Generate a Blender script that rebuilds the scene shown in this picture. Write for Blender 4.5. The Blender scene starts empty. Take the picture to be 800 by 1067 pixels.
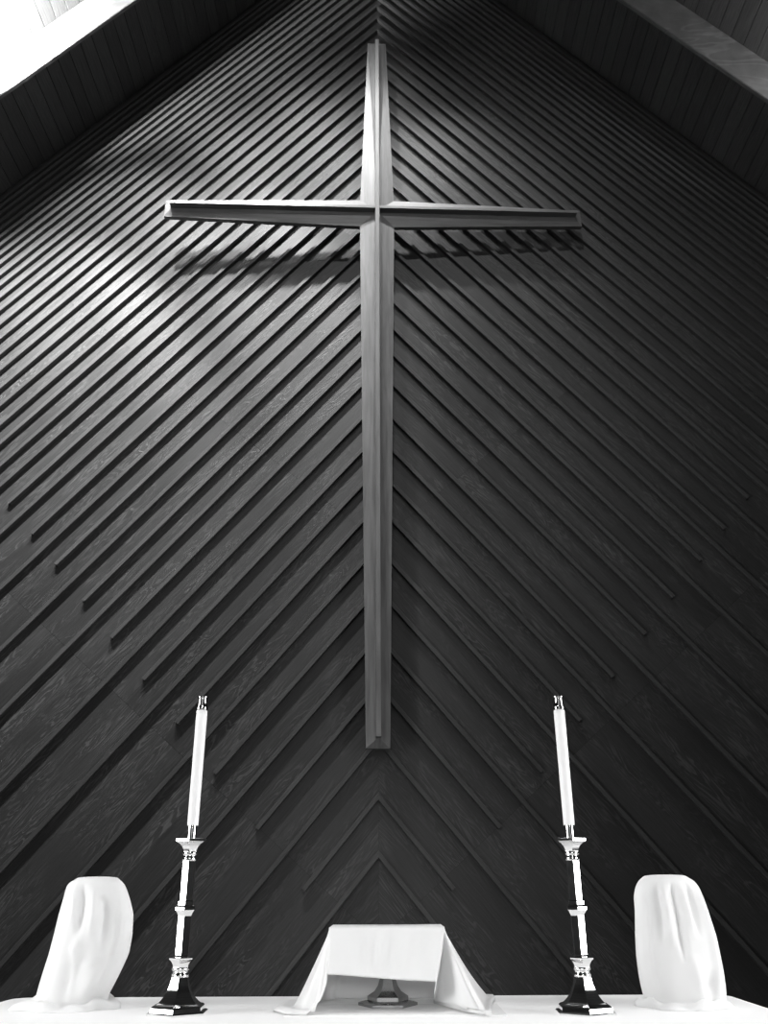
import bpy, bmesh, math, random
from mathutils import Vector, Matrix, noise
random.seed(7)
C = bpy.context.scene
COL = C.collection

# ------------------------------------------------------------------ camera model
F = 880.0
TILT, YAW, ROLL = math.radians(23.84), math.radians(0.236), math.radians(-0.306)
D = 7.0                      # camera to timber wall
CZ = 1.27                    # lens height above floor
SL = 1.1832                  # slope of roof and of the battens
NRM = math.hypot(1, SL)
CX = 0.0121 * D              # lens stands a little right of the wall's centre line

def direction(u, v):
    c, s = math.cos(ROLL), math.sin(ROLL)
    u, v = c*u - s*v, s*u + c*v
    X = u
    Y = math.cos(TILT) - v*math.sin(TILT)
    Z = math.sin(TILT) + v*math.cos(TILT)
    c, s = math.cos(YAW), math.sin(YAW)
    return Vector((c*X - s*Y, s*X + c*Y, Z))

FWD = direction(0, 0)
RIGHT = direction(1, 0) - FWD
UP = direction(0, 1) - FWD

def at(x, y, Y):
    """point of the room at depth Y that the photograph shows at pixel x, y"""
    d = direction((x-400)/F, -(y-533.5)/F)
    d = d * (Y/d.y)
    return Vector((d.x + CX, Y, d.z + CZ))

def on_z(x, y, z):
    d = direction((x-400)/F, -(y-533.5)/F)
    d = d * ((z-CZ)/d.z)
    return Vector((d.x + CX, d.y, z))

def scale_at(p):             # metres per pixel at point p
    return (p - Vector((CX, 0, CZ))).dot(FWD) / F

cam = bpy.data.cameras.new('camera')
cam.sensor_fit = 'HORIZONTAL'; cam.sensor_width = 36.0
cam.lens = F/800*36.0
cam.clip_start = 0.05
camo = bpy.data.objects.new('camera', cam); COL.objects.link(camo)
M = Matrix((RIGHT, UP, -FWD)).transposed().to_4x4()
M.translation = Vector((CX, 0, CZ))
camo.matrix_world = M
C.camera = camo

# ------------------------------------------------------------------ helpers
def obj(name, bm, mat, parent=None, smooth=False, keep_normals=False):
    if not keep_normals:
        bmesh.ops.recalc_face_normals(bm, faces=bm.faces)
    me = bpy.data.meshes.new(name)
    if smooth:
        for f in bm.faces: f.smooth = True
    bm.to_mesh(me); bm.free()
    me.materials.append(mat)
    o = bpy.data.objects.new(name, me); COL.objects.link(o)
    if parent is not None: o.parent = parent
    return o

def thing(name, label, cat, loc=(0, 0, 0), group=None):
    o = bpy.data.objects.new(name, None); COL.objects.link(o)
    o.location = loc; o.empty_display_size = 0.05
    tag(o, label, cat, group)
    return o

def tag(o, label, cat, group=None):
    o['label'] = label; o['category'] = cat
    if group: o['group'] = group
    return o

def struct(name, bm, mat):
    o = obj(name, bm, mat); o['kind'] = 'structure'; return o

def prism(bm, pts, dvec):
    """closed prism from polygon pts extruded by dvec"""
    a = [bm.verts.new(p) for p in pts]
    b = [bm.verts.new(Vector(p)+Vector(dvec)) for p in pts]
    n = len(pts)
    bm.faces.new(a); bm.faces.new(b[::-1])
    for i in range(n):
        bm.faces.new((a[i], b[i], b[(i+1) % n], a[(i+1) % n]))

def bevel(bm, w, seg=1):
    bmesh.ops.recalc_face_normals(bm, faces=bm.faces)
    bmesh.ops.bevel(bm, geom=list(bm.edges), offset=w, segments=seg, affect='EDGES', profile=0.5)

# ------------------------------------------------------------------ materials (the photograph is black and white)
def g(v): return (v, v, v, 1)

def nodes(name):
    m = bpy.data.materials.new(name); m.use_nodes = True
    nt = m.node_tree
    b = nt.nodes['Principled BSDF']
    return m, nt, b

def mat_timber(name, base, uv='UVMap', rough=0.5, aniso=0.7, spec=0.5, figure=1.25, bump=0.35):
    """dark stained plywood: long grain with loose wavy figure that runs along the board"""
    m, nt, b = nodes(name)
    N, L = nt.nodes.new, nt.links.new
    uvn = N('ShaderNodeUVMap'); uvn.uv_map = uv
    st = N('ShaderNodeMapping'); st.inputs['Scale'].default_value = (0.8, 6.5, 1)
    L(uvn.outputs['UV'], st.inputs['Vector'])
    n1 = N('ShaderNodeTexNoise'); n1.inputs['Scale'].default_value = 1.5
    n1.inputs['Detail'].default_value = 3.5; n1.inputs['Roughness'].default_value = 0.55
    n1.inputs['Distortion'].default_value = 0.6
    L(st.outputs['Vector'], n1.inputs['Vector'])
    # contour lines of the slow noise give the cathedral figure of rotary cut veneer
    mul = N('ShaderNodeMath'); mul.operation = 'MULTIPLY'; mul.inputs[1].default_value = 85.0
    L(n1.outputs['Fac'], mul.inputs[0])
    sn = N('ShaderNodeMath'); sn.operation = 'SINE'; L(mul.outputs[0], sn.inputs[0])
    rp = N('ShaderNodeMapRange'); rp.inputs['From Min'].default_value = 0.1
    rp.inputs['From Max'].default_value = 1.0
    L(sn.outputs[0], rp.inputs['Value'])
    # patches where the figure shows
    n2 = N('ShaderNodeTexNoise'); n2.inputs['Scale'].default_value = 1.1; n2.inputs['Detail'].default_value = 2
    st2 = N('ShaderNodeMapping'); st2.inputs['Scale'].default_value = (1.2, 3.0, 1); st2.inputs['Location'].default_value = (3, 7, 0)
    L(uvn.outputs['UV'], st2.inputs['Vector']); L(st2.outputs['Vector'], n2.inputs['Vector'])
    pr = N('ShaderNodeMapRange'); pr.inputs['From Min'].default_value = 0.40; pr.inputs['From Max'].default_value = 0.60
    L(n2.outputs['Fac'], pr.inputs['Value'])
    fig = N('ShaderNodeMath'); fig.operation = 'MULTIPLY'
    L(rp.outputs['Result'], fig.inputs[0]); L(pr.outputs['Result'], fig.inputs[1])
    # fine fibre
    st3 = N('ShaderNodeMapping'); st3.inputs['Scale'].default_value = (2.2, 60, 1)
    L(uvn.outputs['UV'], st3.inputs['Vector'])
    n3 = N('ShaderNodeTexNoise'); n3.inputs['Scale'].default_value = 1.6; n3.inputs['Detail'].default_value = 4
    L(st3.outputs['Vector'], n3.inputs['Vector'])
    # tone of each board
    at_ = N('ShaderNodeAttribute'); at_.attribute_name = 'tone'
    v1 = N('ShaderNodeMapRange'); v1.inputs['From Min'].default_value = 0.25; v1.inputs['From Max'].default_value = 0.75
    v1.inputs['To Min'].default_value = 0.72; v1.inputs['To Max'].default_value = 1.25
    L(n3.outputs['Fac'], v1.inputs['Value'])
    v2 = N('ShaderNodeMath'); v2.operation = 'MULTIPLY_ADD'; v2.inputs[1].default_value = 0.85*figure; v2.inputs[2].default_value = 1.0
    L(fig.outputs[0], v2.inputs[0])
    v3 = N('ShaderNodeMath'); v3.operation = 'MULTIPLY'; L(v1.outputs['Result'], v3.inputs[0]); L(v2.outputs[0], v3.inputs[1])
    v4 = N('ShaderNodeMath'); v4.operation = 'MULTIPLY'; L(v3.outputs[0], v4.inputs[0]); L(at_.outputs['Fac'], v4.inputs[1])
    v5 = N('ShaderNodeMath'); v5.operation = 'MULTIPLY'; v5.inputs[1].default_value = base; L(v4.outputs[0], v5.inputs[0])
    cc = N('ShaderNodeCombineColor')
    for i in range(3): L(v5.outputs[0], cc.inputs[i])
    L(cc.outputs[0], b.inputs['Base Color'])
    b.inputs['Roughness'].default_value = rough
    b.inputs['Specular IOR Level'].default_value = spec
    b.inputs['Anisotropic'].default_value = aniso
    b.inputs['Anisotropic Rotation'].default_value = 0.25      # the sheen is narrow along the fibres, wide across them
    tn = N('ShaderNodeTangent'); tn.direction_type = 'UV_MAP'; tn.uv_map = uv
    L(tn.outputs['Tangent'], b.inputs['Tangent'])
    add = N('ShaderNodeMath'); add.operation = 'MULTIPLY_ADD'; add.inputs[1].default_value = 0.5
    L(n3.outputs['Fac'], add.inputs[0]); L(fig.outputs[0], add.inputs[2])
    bp = N('ShaderNodeBump'); bp.inputs['Strength'].default_value = bump; bp.inputs['Distance'].default_value = 0.004
    L(add.outputs[0], bp.inputs['Height']); L(bp.outputs['Normal'], b.inputs['Normal'])
    return m

def mat_object_wood(name, base, scale, rough=0.45, var=0.25):
    """smooth planed timber, grain along the object's own axes"""
    m, nt, b = nodes(name)
    N, L = nt.nodes.new, nt.links.new
    tc = N('ShaderNodeTexCoord'); mp = N('ShaderNodeMapping'); mp.inputs['Scale'].default_value = scale
    L(tc.outputs['Object'], mp.inputs['Vector'])
    n = N('ShaderNodeTexNoise'); n.inputs['Scale'].default_value = 2.0; n.inputs['Detail'].default_value = 5; n.inputs['Distortion'].default_value = 0.4
    L(mp.outputs['Vector'], n.inputs['Vector'])
    r = N('ShaderNodeMapRange'); r.inputs['From Min'].default_value = 0.3; r.inputs['From Max'].default_value = 0.7
    r.inputs['To Min'].default_value = base*(1-var); r.inputs['To Max'].default_value = base*(1+var)
    L(n.outputs['Fac'], r.inputs['Value'])
    cc = N('ShaderNodeCombineColor')
    for i in range(3): L(r.outputs['Result'], cc.inputs[i])
    L(cc.outputs[0], b.inputs['Base Color'])
    b.inputs['Roughness'].default_value = rough
    bp = N('ShaderNodeBump'); bp.inputs['Strength'].default_value = 0.1; bp.inputs['Distance'].default_value = 0.003
    L(n.outputs['Fac'], bp.inputs['Height']); L(bp.outputs['Normal'], b.inputs['Normal'])
    return m

def mat_cloth(name, base, transl=0.25):
    m, nt, b = nodes(name)
    N, L = nt.nodes.new, nt.links.new
    tc = N('ShaderNodeTexCoord')
    n = N('ShaderNodeTexNoise'); n.inputs['Scale'].default_value = 22; n.inputs['Detail'].default_value = 4
    L(tc.outputs['Object'], n.inputs['Vector'])
    w = N('ShaderNodeTexNoise'); w.inputs['Scale'].default_value = 420; w.inputs['Detail'].default_value = 1
    L(tc.outputs['Object'], w.inputs['Vector'])
    ad = N('ShaderNodeMath'); ad.operation = 'MULTIPLY_ADD'; ad.inputs[1].default_value = 0.25
    L(w.outputs['Fac'], ad.inputs[0]); L(n.outputs['Fac'], ad.inputs[2])
    bp = N('ShaderNodeBump'); bp.inputs['Strength'].default_value = 0.18; bp.inputs['Distance'].default_value = 0.004
    L(ad.outputs[0], bp.inputs['Height']); L(bp.outputs['Normal'], b.inputs['Normal'])
    b.inputs['Base Color'].default_value = g(base)
    b.inputs['Roughness'].default_value = 0.85
    b.inputs['Specular IOR Level'].default_value = 0.15
    tr = N('ShaderNodeBsdfTranslucent'); tr.inputs['Color'].default_value = g(base)
    mx = N('ShaderNodeMixShader'); mx.inputs['Fac'].default_value = transl
    out = nt.nodes['Material Output']
    L(b.outputs['BSDF'], mx.inputs[1]); L(tr.outputs['BSDF'], mx.inputs[2]); L(mx.outputs['Shader'], out.inputs['Surface'])
    return m

def mat_metal(name, base, rough):
    m, nt, b = nodes(name)
    N, L = nt.nodes.new, nt.links.new
    b.inputs['Base Color'].default_value = g(base); b.inputs['Metallic'].default_value = 1.0
    tc = N('ShaderNodeTexCoord')
    n = N('ShaderNodeTexNoise'); n.inputs['Scale'].default_value = 60; n.inputs['Detail'].default_value = 3
    L(tc.outputs['Object'], n.inputs['Vector'])
    r = N('ShaderNodeMapRange'); r.inputs['To Min'].default_value = rough*0.6; r.inputs['To Max'].default_value = rough*1.5
    L(n.outputs['Fac'], r.inputs['Value']); L(r.outputs['Result'], b.inputs['Roughness'])
    return m

def mat_plain(name, base, rough, spec=0.3, sss=0.0):
    m, nt, b = nodes(name)
    N, L = nt.nodes.new, nt.links.new
    tc = N('ShaderNodeTexCoord')
    n = N('ShaderNodeTexNoise'); n.inputs['Scale'].default_value = 9; n.inputs['Detail'].default_value = 4
    L(tc.outputs['Object'], n.inputs['Vector'])
    r = N('ShaderNodeMapRange'); r.inputs['To Min'].default_value = base*0.92; r.inputs['To Max'].default_value = min(1, base*1.08)
    L(n.outputs['Fac'], r.inputs['Value'])
    cc = N('ShaderNodeCombineColor')
    for i in range(3): L(r.outputs['Result'], cc.inputs[i])
    L(cc.outputs[0], b.inputs['Base Color'])
    b.inputs['Roughness'].default_value = rough; b.inputs['Specular IOR Level'].default_value = spec
    if sss:
        b.inputs['Subsurface Weight'].default_value = sss
        b.inputs['Subsurface Radius'].default_value = (0.01, 0.01, 0.01)
    return m

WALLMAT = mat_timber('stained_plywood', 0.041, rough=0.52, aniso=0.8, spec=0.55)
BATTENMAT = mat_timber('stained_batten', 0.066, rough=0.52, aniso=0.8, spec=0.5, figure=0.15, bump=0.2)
CEILMAT = mat_timber('stained_ceiling_boards', 0.11, rough=0.6, aniso=0.3, spec=0.3, figure=0.2, bump=0.15)
BEAMMAT = mat_timber('planed_beam', 0.17, rough=0.5, aniso=0.3, spec=0.3, figure=0.4, bump=0.2)
CROSSMAT = mat_object_wood('smooth_cross_timber', 0.175, (14, 14, 1.2), rough=0.4)
CROSSMAT_H = mat_object_wood('smooth_cross_timber_level', 0.175, (1.2, 14, 14), rough=0.4)
FLOORMAT = mat_plain('floor_stone', 0.18, 0.5)
LINEN = mat_cloth('white_linen', 0.86, 0.45)
TABLELINEN = mat_cloth('white_table_linen', 0.86, 0.0)
CORPORAL = mat_cloth('grey_white_linen', 0.74, 0.0)
BRASS = mat_metal('polished_metal', 0.80, 0.07)
DARKMETAL = mat_metal('dull_metal', 0.33, 0.22)
CAPMETAL = mat_metal('dark_polished_metal', 0.3, 0.06)
WAX = mat_plain('white_wax', 0.72, 0.5, 0.2, 0.3)

# ------------------------------------------------------------------ timber wall
# heights (share of D, seen at the wall's centre line) of the lower edge of every batten
CN = [0.0273, 0.0878, 0.1506, 0.2142, 0.2740, 0.3346, 0.3915, 0.4498, 0.5025, 0.5539, 0.6045, 0.6586, 0.7090, 0.7538,
      0.8014, 0.8515, 0.8959, 0.9380, 0.9867, 1.0260, 1.0690, 1.1056, 1.1463, 1.1821, 1.2188, 1.2535, 1.2890, 1.3214,
      1.3538, 1.3838, 1.4139, 1.4419, 1.4680, 1.4915, 1.5165, 1.5373, 1.5585, 1.5780, 1.5960, 1.6145, 1.6335, 1.6510, 1.6665]
PK = 1.6815*D + CZ                      # height of the gable peak
BT = 0.042                              # batten thickness
BH = 0.036*NRM                          # batten face, measured upright
JOINTS = (-0.661*D, -0.3065*D, 0.041*D, 0.389*D, 0.737*D, 1.085*D)   # sheet ends, along the slope
def tone_layers(bm):
    return bm.loops.layers.uv.new('UVMap'), bm.loops.layers.float_color.new('tone')

def set_uv(face, lu, lt, uvs, tone):
    for lp, uv in zip(face.loops, uvs):
        lp[lu].uv = uv; lp[lt] = (tone, tone, tone, 1)

def slope_uv(s, X, z):                  # along the boards / across them
    a = abs(X)
    return (a - SL*(z-CZ))/NRM, ((z-CZ) + SL*a)/NRM

bm = bmesh.new(); lu, lt = tone_layers(bm)
edges_c = [c*D for c in CN]
heights = [e + CZ + 0.004 for e in edges_c]
levels = [z for z in [heights[0] - 0.43*k for k in range(6, 0, -1)] if z > 0.05]
levels = [0.0] + levels + heights + [PK]
for s in (-1, 1):
    for i in range(len(levels)-1):
        z0, z1 = levels[i], levels[i+1]
        # corners at centre line and at the floor
        def corner(z, u):               # point on the line through (0, z) at slope distance u
            a = (u*NRM + SL*(z-CZ))/(1 + SL*SL)
            return a, z - SL*a
        ulo = [-SL*(z0-CZ)/NRM, -SL*(z1-CZ)/NRM]
        ends0, ends1 = z0/SL, z1/SL
        cuts = [None] + [u for u in JOINTS] + ['end']
        prev = ((0, z0), (0, z1))
        for u in cuts[1:]:
            if u == 'end':
                nxt = ((ends0, 0.0), (ends1, 0.0))
            else:
                p0, p1 = corner(z0, u), corner(z1, u)
                if p0[0] <= prev[0][0] + 0.02 or p1[0] <= prev[1][0] + 0.02: continue
                if p0[1] < 0.02 or p1[1] < 0.02: continue
                nxt = (p0, p1)
            off = (random.uniform(0, 40), random.uniform(0, 40)); tone = random.uniform(0.84, 1.16)
            gap = 0.0007
            q = [(prev[0][0]+gap, prev[0][1]-gap*SL), (nxt[0][0]-gap, nxt[0][1]+gap*SL), (nxt[1][0]-gap, nxt[1][1]+gap*SL), (prev[1][0]+gap, prev[1][1]-gap*SL)]
            vs = [bm.verts.new((s*a, D, z)) for a, z in q]
            f = bm.faces.new(vs if s > 0 else vs[::-1])
            loops = q if s > 0 else q[::-1]
            uvs = []
            for a, z in loops:
                uu, vv = slope_uv(s, a, z); uvs.append((uu+off[0], vv+off[1]))
            set_uv(f, lu, lt, uvs, tone)
            prev = nxt
# backing behind the joints
HW = PK/SL
vs = [bm.verts.new(p) for p in ((-HW, D+0.004, 0), (HW, D+0.004, 0), (0, D+0.004, PK))]
f = bm.faces.new(vs); set_uv(f, lu, lt, [(0, 0), (1, 0), (0, 1)], 0.3)
vs2 = [bm.verts.new(p) for p in ((-HW, D+0.15, 0), (HW, D+0.15, 0), (0, D+0.15, PK))]
f = bm.faces.new(vs2[::-1]); set_uv(f, lu, lt, [(0, 0), (1, 0), (0, 1)], 0.3)
for i in range(3):
    f = bm.faces.new((vs[i], vs2[i], vs2[(i+1) % 3], vs[(i+1) % 3])); set_uv(f, lu, lt, [(0, 0)]*4, 0.3)
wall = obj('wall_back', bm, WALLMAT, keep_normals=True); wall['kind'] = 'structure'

YB = D - BT
for s in (-1, 1):
    for n, c in enumerate(CN):
        zb = c*YB + CZ
        zt = zb + BH
        # where it stops: every second one below stops short on a line that climbs outwards
        if n % 2 == 1:
            ae = (c + 0.0049 + 1.157*0.0802)/(SL + 1.157)*YB
        else:
            ae = min(zb/SL - 0.12, 8.6)
        ae = min(ae, zb/SL - 0.12)
        ux, uz = 1/NRM, -SL/NRM                      # along
        px, pz = SL/NRM, 1/NRM                       # across (up)
        w = BH/NRM
        e0 = (ae, zb - SL*ae)
        e1 = (ae + px*w, e0[1] + pz*w)
        poly = [(0, zb), e0, e1, (0, zt)]
        bm = bmesh.new(); lu, lt = tone_layers(bm)
        fr = [bm.verts.new((s*a, YB, z)) for a, z in poly]
        bk = [bm.verts.new((s*a, D, z)) for a, z in poly]
        faces = [bm.faces.new(fr), bm.faces.new(bk[::-1])]
        for i in range(4):
            faces.append(bm.faces.new((fr[i], bk[i], bk[(i+1) % 4], fr[(i+1) % 4])))
        bmesh.ops.recalc_face_normals(bm, faces=bm.faces)
        # eased edges
        el = [e for e in bm.edges if abs(e.verts[0].co.y-YB) < 1e-5 and abs(e.verts[1].co.y-YB) < 1e-5 and min(abs(v.co.x) for v in e.verts) < abs(e0[0])*0.5 and e.calc_length() > 0.2]
        bmesh.ops.bevel(bm, geom=el, offset=0.003, segments=1, affect='EDGES')
        off = (random.uniform(0, 40), random.uniform(0, 40)); tone = random.uniform(0.88, 1.14)
        for f in bm.faces:
            for lp in f.loops:
                co = lp.vert.co
                uu, vv = slope_uv(s, co.x, co.z)
                lp[lu].uv = (uu+off[0], vv+off[1]+(co.y-YB)); lp[lt] = (tone, tone, tone, 1)
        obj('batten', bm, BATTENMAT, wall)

# ------------------------------------------------------------------ floor, ceilings, beams
bm = bmesh.new()
prism(bm, [(-HW-0.3, -5, 0), (HW+0.3, -5, 0), (HW+0.3, D+0.15, 0), (-HW-0.3, D+0.15, 0)], (0, 0, -0.12))
struct('floor', bm, FLOORMAT)

bm = bmesh.new()
prism(bm, [(-HW, -4.9, 0), (HW, -4.9, 0), (0, -4.9, PK)], (0, -0.12, 0))
struct('wall_front', bm, mat_plain('nave_plaster', 0.45, 0.8))

def roof_pt(s, q, y, p=0.0):
    """q along the slope from the ridge, p square below the boards"""
    return Vector((s*(q/NRM - p*SL/NRM), y, PK - q*SL/NRM - p/NRM))

PW = 0.155                                # board width
def ceiling(s, name):
    bm = bmesh.new(); lu, lt = tone_layers(bm)
    q = 0.0; QMAX = PK*NRM/SL + 0.1
    while q < QMAX:
        q1 = q + PW
        off = (random.uniform(0, 40), random.uniform(0, 40)); tone = random.uniform(0.85, 1.18)
        v = 0.005
        prof = [(q, -0.012), (q+v, -0.001), (q+v+0.001, 0.0), (q1-v-0.001, 0.0), (q1-v, -0.001), (q1, -0.012)]
        for (qa, pa), (qb, pb) in zip(prof, prof[1:]):
            vs = [bm.verts.new(roof_pt(s, qa, D+0.1, pa)), bm.verts.new(roof_pt(s, qb, D+0.1, pb)),
                  bm.verts.new(roof_pt(s, qb, -5, pb)), bm.verts.new(roof_pt(s, qa, -5, pa))]
            f = bm.faces.new(vs)
            set_uv(f, lu, lt, [(0+off[0], qa+off[1]), (0+off[0], qb+off[1]), (12+off[0], qb+off[1]), (12+off[0], qa+off[1])], tone)
        q = q1
    # outer skin
    vs = [bm.verts.new(roof_pt(s, a, y, -0.14)) for a, y in ((0, D+0.1), (QMAX, D+0.1), (QMAX, -5), (0, -5))]
    f = bm.faces.new(vs); set_uv(f, lu, lt, [(0, 0)]*4, 0.5)
    bmesh.ops.remove_doubles(bm, verts=bm.verts, dist=1e-4)
    o = obj(name, bm, CEILMAT); o['kind'] = 'structure'
ceiling(-1, 'ceiling_left'); ceiling(1, 'ceiling_right')

BEAM_Y0, BEAM_Y1, BEAM_P = 4.92*D/6, 4.92*D/6+0.045, 0.40
def beam(s, y0, y1, p, name):
    bm = bmesh.new(); lu, lt = tone_layers(bm)
    QE = PK*NRM/SL - 0.05
    qr = p*SL
    corners = [(y0, 0.0), (y0, p), (y1, p), (y1, 0.0)]
    def ring(q):
        r = []
        for y, pp in corners:
            base = roof_pt(s, q, y, pp)
            if q == 0:                       # mitre on the centre line
                base = Vector((0, y, PK - pp*NRM))
            r.append(bm.verts.new(base))
        return r
    a, b = ring(0), ring(QE)
    bm.faces.new(a); bm.faces.new(b[::-1])
    for i in range(4): bm.faces.new((a[i], b[i], b[(i+1) % 4], a[(i+1) % 4]))
    bmesh.ops.recalc_face_normals(bm, faces=bm.faces)
    el = [e for e in bm.edges if e.calc_length() > 2 and all((PK - v.co.z) > 0 and True for v in e.verts)]
    bmesh.ops.bevel(bm, geom=el, offset=0.005, segments=2, affect='EDGES')
    for f in bm.faces:
        for lp in f.loops:
            co = lp.vert.co
            lp[lu].uv = ((PK-co.z)*NRM/SL + 5*s, co.y*1.0 + co.x*0.05); lp[lt] = (1, 1, 1, 1)
    struct(name, bm, BEAMMAT)
beam(-1, BEAM_Y0, BEAM_Y1, BEAM_P, 'trim_1'); beam(1, BEAM_Y0, BEAM_Y1, BEAM_P, 'trim_2')

# ------------------------------------------------------------------ cross
YE = D - 0.310                              # front of the outer edge
YR = D - 0.350                              # root of the fin
YF = D - 0.412                              # front of the fin
YK = D - 0.265                              # back, held off the battens by brackets
pt_top = at(391, 45.5, YE); pt_bot = at(395, 780, YE)
pt_l = at(174.5, 219, YE); pt_r = at(608, 228, YE)
zc = (pt_l.z + pt_r.z)/2 + 0.012
XC = 0.0
LT, LB = pt_top.z - zc, zc - pt_bot.z
LA_l, LA_r = XC - pt_l.x, pt_r.x - XC
W0 = 0.174
cross = thing('wall_cross', 'very tall tapered smooth wooden cross mounted high on the dark chevron batten wall', 'cross', (XC, YK, zc))
cross.rotation_euler.z = math.radians(2.6)      # hangs slightly askew: its left end stands further off the wall
def arm(name, length, wend, rot, mat):
    """one tapered board: outer edges thin, face rising to the fin, mitred to its neighbours"""
    bm = bmesh.new()
    def P(x, z, y): 
        c, s = math.cos(rot), math.sin(rot)
        return (c*x - s*z, y - YK, s*x + c*z)
    ins = wend*0.85
    front = dict(o=P(0, 0, YR), l0=P(-W0, W0, YE), l1=P(-wend, length, YE), r1=P(wend, length, YE), r0=P(W0, W0, YE), t=P(0, length-ins, YR))
    v = {k: bm.verts.new(p) for k, p in front.items()}
    b = {k: bm.verts.new((front[k][0], 0, front[k][2])) for k in ('o', 'l0', 'l1', 'r1', 'r0')}
    F_ = bm.faces.new
    F_((v['o'], v['t'], v['l1'], v['l0'])); F_((v['o'], v['r0'], v['r1'], v['t'])); F_((v['t'], v['r1'], v['l1']))
    F_((v['l0'], v['l1'], b['l1'], b['l0'])); F_((v['l1'], v['r1'], b['r1'], b['l1'])); F_((v['r1'], v['r0'], b['r0'], b['r1']))
    F_((v['o'], v['l0'], b['l0'], b['o'])); F_((v['r0'], v['o'], b['o'], b['r0']))
    F_((b['o'], b['l0'], b['l1'], b['r1'], b['r0']))
    bmesh.ops.recalc_face_normals(bm, faces=bm.faces)
    return obj(name, bm, mat, cross)
arm('arm', LT, 0.103, 0, CROSSMAT)
arm('shaft', LB, 0.094, math.pi, CROSSMAT)
arm('arm', LA_l, 0.104, math.pi/2, CROSSMAT_H)
arm('arm', LA_r, 0.104, -math.pi/2, CROSSMAT_H)
FW = 0.021
def fin(x0, x1, z0, z1, mat, yf):
    bm = bmesh.new()
    prism(bm, [(x0, yf-YK, z0), (x1, yf-YK, z0), (x1, yf-YK, z1), (x0, yf-YK, z1)], (0, YR+0.03-yf, 0))
    bevel(bm, 0.002)
    return obj('fin', bm, mat, cross)
fin(-FW, FW, -LB+0.075, LT-0.06, CROSSMAT, YF)
fin(-LA_l+0.065, -FW, -FW*0.8, FW*0.8, CROSSMAT_H, YF+0.004)
fin(FW, LA_r-0.065, -FW*0.8, FW*0.8, CROSSMAT_H, YF+0.004)
for bx, bz in ((0, 1.1), (0, -1.2), (0, -3.6)):
    bm = bmesh.new()
    prism(bm, [(bx-.03, -0.001, bz-.03), (bx+.03, -0.001, bz-.03), (bx+.03, -0.001, bz+.03), (bx-.03, -0.001, bz+.03)], (0, D-YK, 0))
    bevel(bm, 0.004)
    obj('bracket', bm, DARKMETAL, cross)

# ------------------------------------------------------------------ altar and its cloth
YA = 2.5
TZ = at(400, 1037.2, YA).z                  # top of the cloth
xl = at(14, 1040, YA).x; xr = at(757, 1036, YA).x
YFRONT = 1.72
hw, hd = (xr-xl)/2, (YA-YFRONT)/2
def box(bm, x0, x1, y0, y1, z0, z1):
    prism(bm, [(x0, y0, z0), (x1, y0, z0), (x1, y1, z0), (x0, y1, z0)], (0, 0, z1-z0))

def rounded_rect(x0, x1, y0, y1, r, n=8):
    pts = []
    for cx, cy, a0 in ((x1-r, y0+r, -90), (x1-r, y1-r, 0), (x0+r, y1-r, 90), (x0+r, y0+r, 180)):
        for k in range(n+1):
            a = math.radians(a0 + 90*k/n); pts.append((cx+r*math.cos(a), cy+r*math.sin(a)))
    return pts
bm = bmesh.new()
base = rounded_rect(xl, xr, YFRONT, YA, 0.05)
dense = []
for i in range(len(base)):
    a, b = Vector(base[i]), Vector(base[(i+1) % len(base)])
    k = max(1, int((b-a).length/0.03))
    for j in range(k): dense.append(a.lerp(b, j/k))
mx, my = (xl+xr)/2, (YA+YFRONT)/2
prof = [(-0.012, 0.0), (-0.004, -0.0015), (0.0, -0.006), (0.002, -0.02), (0.004, -0.12), (0.010, -0.30), (0.016, -0.62), (0.024, -TZ+0.004)]
rings = []
for k, (o_, dz) in enumerate(prof):
    ring = []
    for i, p in enumerate(dense):
        d = Vector((p.x-mx, p.y-my)); e = d.copy()
        e.x = max(-1, min(1, (abs(d.x)-(hw-0.06))/0.06 if abs(d.x) > hw-0.06 else 0))*(1 if d.x > 0 else -1)
        e.y = max(-1, min(1, (abs(d.y)-(hd-0.06))/0.06 if abs(d.y) > hd-0.06 else 0))*(1 if d.y > 0 else -1)
        if e.length > 0: e.normalize()
        wob = 0.006*(k/5.0)*math.sin(i*0.55+math.sin(i*0.21)*2) if k > 2 else 0
        ring.append(bm.verts.new((p.x+e.x*(o_+wob), p.y+e.y*(o_+wob), TZ+dz)))
    rings.append(ring)
n = len(dense)
for a, b in zip(rings, rings[1:]):
    for i in range(n): bm.faces.new((a[i], b[i], b[(i+1) % n], a[(i+1) % n]))
bm.faces.new(rings[0])
cl = obj('altar_cloth', bm, TABLELINEN, smooth=True)
sm_ = cl.modifiers.new('thickness', 'SOLIDIFY'); sm_.thickness = 0.002; sm_.offset = -1
tag(cl, 'plain white linen cloth covering the whole altar beneath the candlesticks', 'altar cloth')

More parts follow.
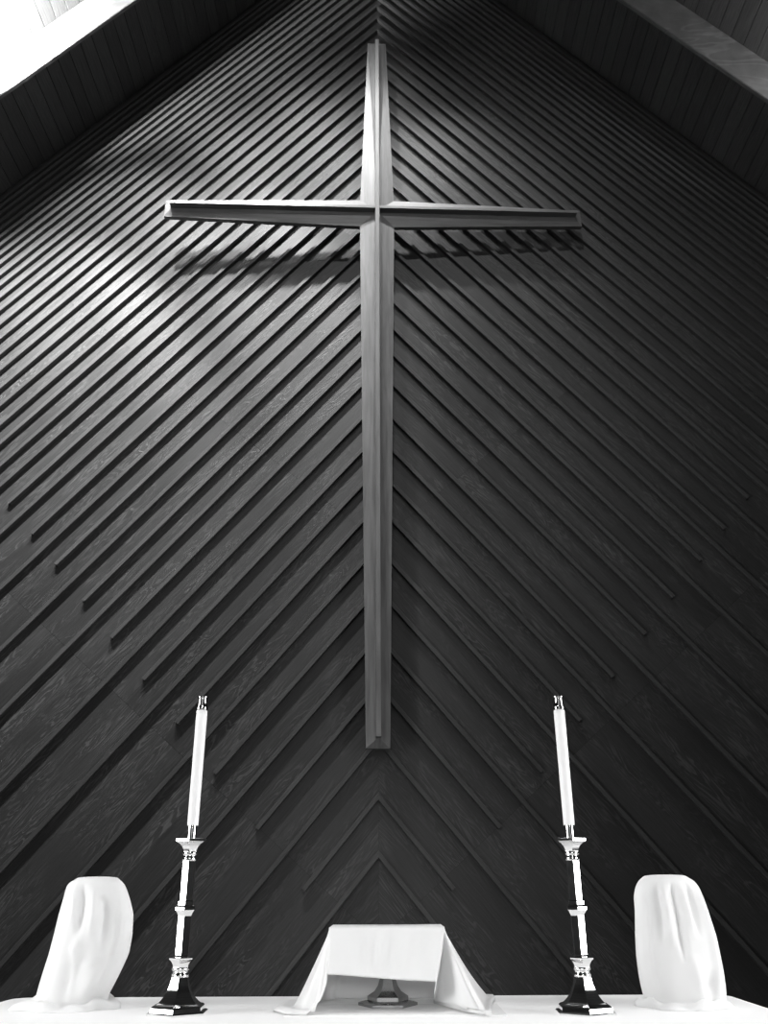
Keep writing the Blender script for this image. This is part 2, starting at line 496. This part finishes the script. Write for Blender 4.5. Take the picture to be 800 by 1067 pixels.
# ------------------------------------------------------------------ candlesticks and candles
def hexlathe(name, prof, rot, mat, parent, sides=6, cap=True, round_=False):
    """prof: (radius, height) from the bottom up"""
    bm = bmesh.new(); rings = []
    for r, z in prof:
        rings.append([bm.verts.new((r*math.cos(rot+2*math.pi*i/sides), r*math.sin(rot+2*math.pi*i/sides), z)) for i in range(sides)])
    for a, b in zip(rings, rings[1:]):
        for i in range(sides):
            f = bm.faces.new((a[i], a[(i+1) % sides], b[(i+1) % sides], b[i])); f.smooth = round_ or len(prof) > 2
    if cap:
        bm.faces.new(rings[0][::-1]); bm.faces.new(rings[-1])
    if not round_:
        for a, b in zip(rings, rings[1:]):
            for i in range(sides): bm.edges.get((a[i], b[i])).smooth = False
    for k in range(len(rings)):
        sharp = k in (0, len(rings)-1)
        if not sharp:
            d1 = Vector((prof[k][0]-prof[k-1][0], prof[k][1]-prof[k-1][1])); d2 = Vector((prof[k+1][0]-prof[k][0], prof[k+1][1]-prof[k][1]))
            sharp = d1.length > 0 and d2.length > 0 and d1.angle(d2) > math.radians(28)
        if sharp:
            for i in range(sides): bm.edges.get((rings[k][i], rings[k][(i+1) % sides])).smooth = False
    bmesh.ops.recalc_face_normals(bm, faces=bm.faces)
    return obj(name, bm, mat, parent, keep_normals=True)

def candle_set(xb, yb, rot, top_x, top_y, side_txt, label_c):
    p0 = on_z(xb, yb, TZ)
    Y0, X0 = p0.y, p0.x
    H = lambda y: at(xb + (top_x-xb)*(yb-y)/(yb-top_y), y, Y0).z - TZ
    S = lambda y: scale_at(at(xb + (top_x-xb)*(yb-y)/(yb-top_y), y, Y0))
    dy = yb - 1056.5                        # both sticks are equal, shift of the reading only
    def P(lst): return [(r*S(y+dy), max(0.0, H(y+dy))) for r, y in lst]
    st = thing('candlestick', label_c, 'candlestick', (X0, Y0, TZ), 'pair of candlesticks on the altar')
    base = [(33.5, 1056.5), (33.5, 1054.5), (31.8, 1053.2), (29.8, 1053.0), (29.3, 1049.0), (28.0, 1047.2), (25.0, 1046.4), (22.5, 1044.8),
            (18.8, 1041), (15.6, 1036.5), (13.0, 1031.5), (11.0, 1026.5), (9.8, 1021.5), (9.2, 1018.5)]
    pb = P(base); pb[0] = (pb[0][0], 0.0)
    hexlathe('base', pb, rot, BRASS, st)
    hexlathe('collar', P([(8.9, 1018.5), (9.6, 1018.0), (9.6, 1015.2), (8.4, 1014.4), (8.4, 1011.5), (9.6, 1010.8), (9.6, 1008.6), (8.8, 1008.0)]), rot, BRASS, st)
    hexlathe('knop', P([(8.8, 1008.0), (9.4, 1005), (11.4, 1001.6), (13.6, 999.6), (13.8, 998.2), (13.4, 997.4), (9.4, 996.6), (7.6, 995.0)]), rot, BRASS, st)
    hexlathe('stem', P([(7.4, 995.0), (7.5, 954.6)]), rot, BRASS, st)
    hexlathe('knop', P([(7.6, 954.6), (9.6, 950.6), (11.3, 948.4), (11.4, 945.4), (10.6, 944.0), (8.8, 943.2), (8.8, 939.4), (7.4, 938.4)]), rot, BRASS, st)
    hexlathe('stem', P([(7.1, 938.4), (7.1, 897.5)]), rot, BRASS, st)
    hexlathe('collar', P([(7.2, 897.5), (8.0, 897.0), (8.0, 893.6), (7.3, 893.0), (7.3, 891.2), (8.0, 890.6), (8.0, 888.2), (7.3, 887.6)]), rot, BRASS, st)
    hexlathe('drip_pan', P([(7.3, 887.6), (7.9, 885.6), (9.6, 882.4), (12.4, 879.6), (15.6, 877.8), (16.6, 877.2), (16.6, 874.6), (15.9, 874.2), (5.4, 875.4)]), rot, BRASS, st)
    hexlathe('socket', P([(4.6, 875.6), (4.6, 860.6)]), rot, BRASS, st, sides=28, round_=True)
    # candle: a slender white tube closed by a dark metal follower
    zc0 = H(860.6+dy)
    cd = thing('altar_candle', side_txt, 'candle', (X0, Y0, TZ+zc0), 'pair of white altar candles')
    Q = lambda lst: [(r*S(y+dy), H(y+dy)-zc0) for r, y in lst]
    hexlathe('wax_body', Q([(5.3, 860.6), (5.7, 860.2), (5.6, 741.4), (5.3, 740.8)]), 0, WAX, cd, sides=36, round_=True)
    hexlathe('follower', Q([(5.6, 740.8), (6.0, 740.2), (6.0, 738.0), (5.4, 737.2), (4.5, 729.4), (4.6, 728.6), (5.4, 727.8), (5.4, 726.8), (4.9, 726.4), (3.4, 726.6)]), 0, CAPMETAL, cd, sides=36, round_=True)
    return st
candle_set(184.8, 1056.2, math.radians(273), 210.5, 733,
           'white tube candle with dark metal cap, in the candlestick nearest the leaning draped vessel',
           'polished hexagonal candlestick between the leaning draped vessel and the square veil')
candle_set(610.0, 1055.8, math.radians(267), 581.3, 731.5,
           'white tube candle with dark metal cap, in the candlestick nearest the upright draped vessel',
           'polished hexagonal candlestick between the square veil and the upright draped vessel')

# ------------------------------------------------------------------ corporal, chalice and veil
ca, cb = on_z(296, 1059.6, TZ), on_z(528, 1058.4, TZ)
bm = bmesh.new()
box(bm, ca.x, cb.x, ca.y, ca.y+0.19, TZ, TZ+0.0022)
bmesh.ops.recalc_face_normals(bm, faces=bm.faces)
co_ = obj('corporal', bm, CORPORAL)
tag(co_, 'flat greyish linen cloth under the veiled chalice foot, its straight front edge showing', 'altar linen')

pc = on_z(404, 1048.5, TZ)
sc = scale_at(pc)
ZV0 = TZ + 0.0024
YC = pc.y
pall_z = at(403, 966.5, YC-0.11).z
ch = thing('chalice', 'dull dark metal chalice with six-sided foot, mostly hidden under the square veil', 'chalice', (pc.x, YC, ZV0))
hexlathe('foot', [(31*sc, 0), (31*sc, .006), (28*sc, .008), (21.5*sc, .011), (21.5*sc, .019), (20*sc, .021), (14*sc, .029), (10.5*sc, .040), (8.6*sc, .053), (7.4*sc, .066), (6.8*sc, .078)], 0, DARKMETAL, ch)
hexlathe('stem', [(6.8*sc, .078), (6.6*sc, .088), (10*sc, .094), (10.5*sc, .1), (10*sc, .106), (6.4*sc, .112), (5.8*sc, .124)], 0, DARKMETAL, ch)
hh = pall_z - ZV0 - 0.004
hexlathe('cup', [(5.8*sc, .124), (12*sc, .13), (18*sc, hh-.05), (20*sc, hh-.03), (21*sc, hh), (20*sc, hh), (17*sc, .142), (4*sc, .135)], 0, DARKMETAL, ch, sides=40, round_=True)

# the veil: a square of stiff linen folded over a square pall
HP = at(463, 965, YC-0.11).x - at(403, 965, YC-0.11).x     # half the pall
vx = at(402.8, 966, YC-0.11).x
LIFT = TZ + 0.0042
def hem(px, py, z=None, Y=None):
    return on_z(px, py, z) if z is not None else at(px, py, Y)
yfw = YC - 0.125
# control points round the hem, from the front middle leftwards (seen from above: clockwise)
ctrl = [
    # (s along the pall's edge, hem point)
    (0.00, at(397, 1019.5, yfw-0.012)),
    (0.55, at(372, 1017.5, yfw-0.008)),
    (0.92, at(347, 1015.5, yfw-0.006)),
    (1.00, at(341, 1015.8, yfw-0.006)),
    (1.04, at(340.0, 1026, yfw-0.012)),
    (1.09, at(334, 1042, yfw-0.018)),
    (1.15, on_z(319, 1057.5, LIFT)),
    (1.40, on_z(300, 1057.0, LIFT)),
    (2.00, on_z(284, 1052.5, LIFT)),
    (2.75, on_z(292, 1046.5, LIFT)),
    (3.00, Vector((vx-HP*1.28, YC+0.125, LIFT))),
    (3.30, Vector((vx-HP*0.95, YC+0.135, LIFT))),
    (4.00, Vector((vx, YC+0.128, LIFT))),
    (4.70, Vector((vx+HP*0.95, YC+0.135, LIFT))),
    (5.00, Vector((vx+HP*1.40, YC+0.13, LIFT))),
    (5.30, on_z(516, 1040.0, LIFT)),
    (5.70, on_z(513, 1045.5, LIFT)),
    (6.40, on_z(512, 1056.5, LIFT)),
    (6.80, on_z(507, 1058.0, LIFT)),
    (6.87, on_z(488, 1054.5, LIFT+0.002)),
    (6.93, on_z(451.5, 1045.5, LIFT+0.004)),
    (6.97, at(452.5, 1034, yfw-0.004)),
    (7.00, at(454, 1023, yfw-0.012)),
    (7.10, at(447, 1022.6, yfw-0.012)),
    (7.50, at(424, 1021.5, yfw-0.012)),
    (8.00, at(397, 1019.5, yfw-0.012)),
]
def hem_at(s):
    for (s0, p0), (s1, p1) in zip(ctrl, ctrl[1:]):
        if s0 <= s <= s1:
            t = (s-s0)/(s1-s0) if s1 > s0 else 0
            return p0.lerp(p1, t)
    return ctrl[-1][1]
def pall_at(s):
    s = s % 8
    c = 1.0
    pts = [(0, -1), (-c, -1), (-1, -c), (-1, c), (-c, 1), (c, 1), (1, c), (1, -c), (c, -1), (0, -1)]
    ss = [0, 1, 1, 3, 3, 5, 5, 7, 7, 8]
    for i in range(9):
        if ss[i] <= s <= ss[i+1] and ss[i+1] > ss[i]:
            t = (s-ss[i])/(ss[i+1]-ss[i])
            return Vector((pts[i][0]+(pts[i+1][0]-pts[i][0])*t, pts[i][1]+(pts[i+1][1]-pts[i][1])*t))
    return Vector((0, -1))
svals = []
for (s0, _), (s1, _) in zip(ctrl, ctrl[1:]):
    k = max(3, int((s1-s0)/0.05))
    svals += [s0 + (s1-s0)*j/k for j in range(k)]
NV = 22
bm = bmesh.new(); rows = []
for s in svals:
    q = pall_at(s)
    top = Vector((vx + q.x*HP, YC - 0.03 + q.y*0.08, pall_z))
    hm = hem_at(s)
    col = []
    onT = hm.z < LIFT + 0.003
    for k in range(NV+1):
        t = k/NV
        # slack: cloth leaves the pall steeply and sweeps out near the table
        drop = top.z - hm.z
        out = Vector((hm.x-top.x, hm.y-top.y, 0))
        far = out.length
        tb, hb = (0.84, 0.66) if s < 3.2 else (0.90, 0.90)     # the last of it lies on the altar
        if t < tb:
            h1 = hb*(t/tb)**1.06; v1 = 1-(1-t/tb)**1.12
        else:
            h1 = hb+(1-hb)*(t-tb)/(1-tb); v1 = 1.0 - 0.05*math.sin(math.pi*(t-tb)/(1-tb))
        lie = max(0.0, min(1.0, 1-(hm.z-LIFT)/0.035))*max(0.0, min(1.0, far/0.05))
        hz = t+(h1-t)*lie; vz = t+(v1-t)*lie
        p = Vector((top.x + out.x*hz, top.y + out.y*hz, top.z - drop*vz))
        w = math.sin(math.pi*min(1, t*1.05))*0.004
        nrm = Vector((q.x, q.y, 0)).normalized()
        p += nrm*(w*math.sin(s*9.0+1.3)*0.7 + w*math.sin(s*23)*0.35*(0 if onT else 1))
        if s < 1 or s > 7:                      # pressed creases in the front fall
            xr_ = (p.x-vx)/HP
            p.y -= 0.0022*(math.exp(-((xr_+0.30)/0.035)**2)+0.7*math.exp(-((xr_-0.14)/0.035)**2))*min(1, t*6)
        if k > 0: p.z = max(p.z, LIFT)
        else: p.z = pall_z
        if 2.9 < s < 5.1 and k > 0: p.z = max(p.z - 0.0042*t, TZ+0.0012)
        col.append(bm.verts.new(p))
    rows.append(col)
n = len(rows)
for i in range(n):
    a, b = rows[i], rows[(i+1) % n]
    for k in range(NV): bm.faces.new((a[k], b[k], b[k+1], a[k+1]))
cen = bm.verts.new((vx, YC-0.03, pall_z+0.0008))
for i in range(n): bm.faces.new((rows[i][0], cen, rows[(i+1) % n][0]))
vo = obj('chalice_veil', bm, LINEN, smooth=True)
md = vo.modifiers.new('cloth', 'SOLIDIFY'); md.thickness = 0.0012; md.offset = 0
tag(vo, 'square white linen veil draped tent-like over the dark chalice at the altar centre', 'veil')

# ------------------------------------------------------------------ two vessels draped in white
def draped(name, rows_px, ybase, depth, seed, folds, label, pool, top_round):
    """rows_px: (pixel y, left x, right x) from the top down; pool: (pixel y, left, right) rows of cloth lying on the table"""
    rnd = random.Random(seed)
    cx0 = (rows_px[-1][1]+rows_px[-1][2])/2
    base = on_z(cx0, ybase, TZ)
    Yc = base.y
    NS = 128
    bm = bmesh.new(); rings = []
    zs = []
    tot = len(rows_px)
    # resample the rows
    fine = []
    for (a, b) in zip(rows_px, rows_px[1:]):
        k = max(1, int((b[0]-a[0])/2.5))
        for j in range(k):
            t = j/k
            fine.append(tuple(a[i]+(b[i]-a[i])*t for i in range(3)))
    fine.append(rows_px[-1])
    # smooth the outline a little
    for _ in range(1):
        fine = [fine[0]] + [tuple((fine[i-1][j]+2*fine[i][j]+fine[i+1][j])/4 for j in range(3)) for i in range(1, len(fine)-1)] + [fine[-1]]
    y0, y1 = fine[0][0], fine[-1][0]
    for (y, l, r) in fine:
        pl, pr = at(l, y, Yc), at(r, y, Yc)
        t = (y-y0)/(y1-y0)
        rx = (pr.x-pl.x)/2; cx = (pr.x+pl.x)/2
        z = max((pl.z+pr.z)/2, TZ+0.012)
        ry = rx*depth
        ring = []
        for i in range(NS):
            th = 2*math.pi*i/NS
            f = 0
            for (ang, wid, amp, t0, t1, drift) in folds:
                d = (th - math.radians(ang) - drift*(t-t0) + math.pi) % (2*math.pi) - math.pi
                fade = max(0, min(1, (t-t0)/0.12))*max(0, min(1, (t1-t)/0.18))
                f += 1.5*amp*fade*math.exp(-(d/math.radians(wid*0.72))**2)
            f += 0.012*math.sin(7*th+seed)*min(1, t*2) + 0.006*math.sin(15*th+seed*2+3*t)
            # folds fade at the silhouette so that the outline keeps its shape
            side = abs(math.cos(th))
            f *= (1-side**4*0.85)
            k = 1+f
            x = cx + rx*math.cos(th)*k
            yv = Yc + ry*math.sin(th)*k
            ring.append(bm.verts.new((x, yv, z)))
        rings.append(ring)
    # cloth lying on the table: rolls out and back down
    pl_rings = []
    for (dz, ex) in pool['prof']:
        ring = []
        for i in range(NS):
            th = 2*math.pi*i/NS
            lastv = rings[len(fine)-1][i].co
            ol, orr, of, ob = pool['out']
            ext = (ol if math.cos(th) < 0 else orr)*abs(math.cos(th))**1.5 + (of if math.sin(th) < 0 else ob)*abs(math.sin(th))**1.5
            ext *= 1 + 0.22*math.sin(5*th+seed) + 0.15*math.sin(9*th+1.7*seed)
            d = Vector((lastv.x-base.x, lastv.y-Yc, 0)); d.normalize()
            hgt = 1 + 0.45*math.sin(4*th+seed*1.3)+0.25*math.sin(11*th+seed)
            ring.append(bm.verts.new((lastv.x+d.x*ext*ex, lastv.y+d.y*ext*ex, max(TZ+0.001, TZ+dz*hgt))))
        rings.append(ring)
    for a, b in zip(rings, rings[1:]):
        for i in range(NS): bm.faces.new((a[i], a[(i+1) % NS], b[(i+1) % NS], b[i]))
    # rounded top
    ztop = rings[0][0].co.z
    prev = rings[0]
    for k, (sc_, dz) in enumerate(((0.93, 0.0035), (0.80, 0.0055), (0.5, 0.0065), (0.2, 0.007))):
        c0 = sum((v.co for v in rings[0]), Vector())/NS
        ring = [bm.verts.new((c0.x+(v.co.x-c0.x)*sc_, c0.y+(v.co.y-c0.y)*sc_, ztop+dz*top_round)) for v in rings[0]]
        for i in range(NS): bm.faces.new((prev[i], ring[i], ring[(i+1) % NS], prev[(i+1) % NS]))
        prev = ring
    bm.faces.new(prev)
    o = obj(name, bm, LINEN, smooth=True)
    ss = o.modifiers.new('soft', 'SUBSURF'); ss.levels = 1; ss.render_levels = 1
    tag(o, label, 'draped vessel')
    return o

draped('draped_vessel',
       [(916.5, 79, 124), (918.5, 73.5, 127), (924, 70.3, 130.3), (937, 67, 134.7), (952.5, 62.8, 138.3), (975, 57.4, 137.2), (994, 52.4, 133.6), (1012, 46.5, 125.5), (1024, 42.8, 119.5), (1036, 39.5, 113), (1043, 36.5, 111)],
       1049.5, 0.80, 3,
       [(238, 9, 0.07, 0.0, 1.0, 0.75), (258, 9, -0.14, 0.03, 0.55, 0.0), (279, 7, 0.09, 0.05, 0.5, 0.0), (297, 9, -0.13, 0.12, 0.6, 0.1), (318, 9, 0.06, 0.05, 0.95, -0.1),
        (268, 20, -0.13, 0.55, 1.0, 0.1), (215, 14, -0.06, 0.5, 1.0, 0.2), (300, 14, 0.10, 0.7, 1.05, 0.0)],
       'white cloth bundle leaning with a bulging right side, draped over a vessel at far left',
       dict(prof=[(0.016, 0.25), (0.015, 0.6), (0.011, 0.88), (0.005, 1.0), (0.001, 1.0)], out=(0.045, 0.035, 0.030, 0.02)), 1.0)
draped('draped_vessel',
       [(914.5, 669, 716), (916.5, 666, 721), (924, 662.4, 727), (934, 660.7, 731.2), (947, 661.8, 736), (975, 662.4, 744.8), (994, 663.3, 748.8), (1012, 665.5, 752.3), (1024, 667.5, 754), (1034, 670, 755), (1042, 672, 755)],
       1048, 0.78, 5,
       [(238, 7, -0.11, 0.02, 0.55, 0.0), (224, 7, 0.05, 0.0, 0.9, 0.0), (252, 6, 0.06, 0.02, 0.6, 0.0), (266, 6, -0.14, 0.02, 0.7, 0.0), (282, 8, 0.07, 0.02, 0.5, 0.05), (298, 8, -0.11, 0.02, 0.5, -0.2),
        (318, 9, 0.09, 0.04, 1.0, -0.12), (300, 16, -0.12, 0.72, 1.05, 0.0), (276, 10, 0.07, 0.6, 1.0, 0.3)],
       'white cloth hanging upright in straight pleats over a vessel at far right',
       dict(prof=[(0.015, 0.25), (0.014, 0.6), (0.010, 0.88), (0.005, 1.0), (0.001, 1.0)], out=(0.022, 0.010, 0.028, 0.02)), 1.0)

# ------------------------------------------------------------------ light
def look(o, target):
    o.rotation_euler = (Vector(target)-o.location).to_track_quat('-Z', 'Y').to_euler()
def spot(name, loc, target, power, half_deg, blend, radius):
    l = bpy.data.lights.new(name, 'SPOT'); l.energy = power; l.spot_size = math.radians(2*half_deg); l.spot_blend = blend
    l.shadow_soft_size = radius
    o = bpy.data.objects.new(name, l); COL.objects.link(o); o.location = loc; look(o, target); return o
def area(name, loc, target, power, sx, sy):
    l = bpy.data.lights.new(name, 'AREA'); l.energy = power; l.shape = 'RECTANGLE'; l.size = sx; l.size_y = sy
    o = bpy.data.objects.new(name, l); COL.objects.link(o); o.location = loc; look(o, target); return o

def roof_spot(X, Y, drop, aim, power, half):
    """spot lamp hung under the roof boards (drop below them), aimed at the timber wall"""
    z = min(PK - SL*abs(X) - drop, 12.0)
    spot('roof_spot', (X, Y, z), aim, power, half, 1.0, 0.12)
roof_spot(-3.2, 4.4, 0.5, (-3.5, D, 5.55), 2400, 30)
roof_spot(-3.2, 4.4, 0.32, (-3.35, D, 7.3), 170, 34)
roof_spot(-2.4, 4.4, 0.5, (-2.7, D, 6.50), 960, 30)
roof_spot(-2.4, 4.4, 0.5, (-2.7, D, 4.70), 470, 30)
roof_spot(-1.6, 4.4, 0.5, (-1.6, D, 7.45), 580, 30)
roof_spot(-1.5, 4.4, 0.5, (-1.7, D, 5.60), 2500, 22)
roof_spot(-0.8, 4.4, 0.5, (-0.8, D, 8.39), 150, 30)
roof_spot(-0.8, 4.4, 0.5, (-0.8, D, 6.59), 700, 30)
roof_spot(-4.0, 4.4, 0.5, (-4.3, D, 6.21), 560, 32)
roof_spot(0.0, 4.4, 0.5, (0.0, D, 7.54), 70, 30)
roof_spot(0.7, 4.4, 0.5, (0.6, D, 6.2), 620, 25)
roof_spot(0.0, -1.5, 0.7, (0.0, D, 6.80), 650, 24)
area('rear_fill', (0, -4.4, 3.4), (0, D, 2.2), 12, 4.0, 2.6).data.spread = math.radians(110)  # fill panel added behind the lens for ambient light, no window there
area('rear_fill', (0, -4.4, 8.2), (0, D, 11.5), 60, 2.4, 2.4).data.spread = math.radians(120)  # second added fill panel, lifts the black tones of ceiling and wall
spot('altar_fill', (0, 1.9, 7.2), (0, 2.15, 1.0), 600, 13, 0.5, 0.1)  # added overhead fill, brightens the altar top only
spot('rafter_uplight', (-3.75, 4.95, CZ+6.76), (-3.75+.05, 4.95+.42, CZ+6.76+.86), 2200, 52, 0.5, 0.06)
spot('rafter_uplight', (4.2, 4.9, CZ+6.15), (4.15, 4.9+.35, CZ+6.15+.86), 60, 56, 0.6, 0.06)
def window(loc, power, sx, sy, target, spread):
    o = area('nave_window', loc, target, power, sx, sy); o.data.spread = math.radians(spread); return o
window((-3.6, 1.1, 1.7), 70, 1.8, 2.4, (0, 2.0, 1.3), 110)
window((3.6, 1.1, 1.7), 70, 1.8, 2.4, (0, 2.0, 1.3), 110)
spot('nave_fill', (0.5, -1.8, 6.5), (0, 2.2, 1.0), 260, 13, 0.5, 0.15)  # added frontal fill, lights the altar and spares the timber wall
spot('nave_fill', (0.2, -3.6, 2.1), (0, 2.2, 1.08), 340, 13, 1.0, 0.3)  # added low fill, reaches in under the veil's front hem

w = bpy.data.worlds.new('world'); C.world = w; w.use_nodes = True
w.node_tree.nodes['Background'].inputs['Color'].default_value = g(1)
w.node_tree.nodes['Background'].inputs['Strength'].default_value = 0.1

C.view_settings.view_transform = 'Standard'
C.view_settings.look = 'None'
C.view_settings.exposure = 0.0
C.view_settings.gamma = 1.0
C.view_settings.use_curve_mapping = False
C.cycles.use_denoising = True
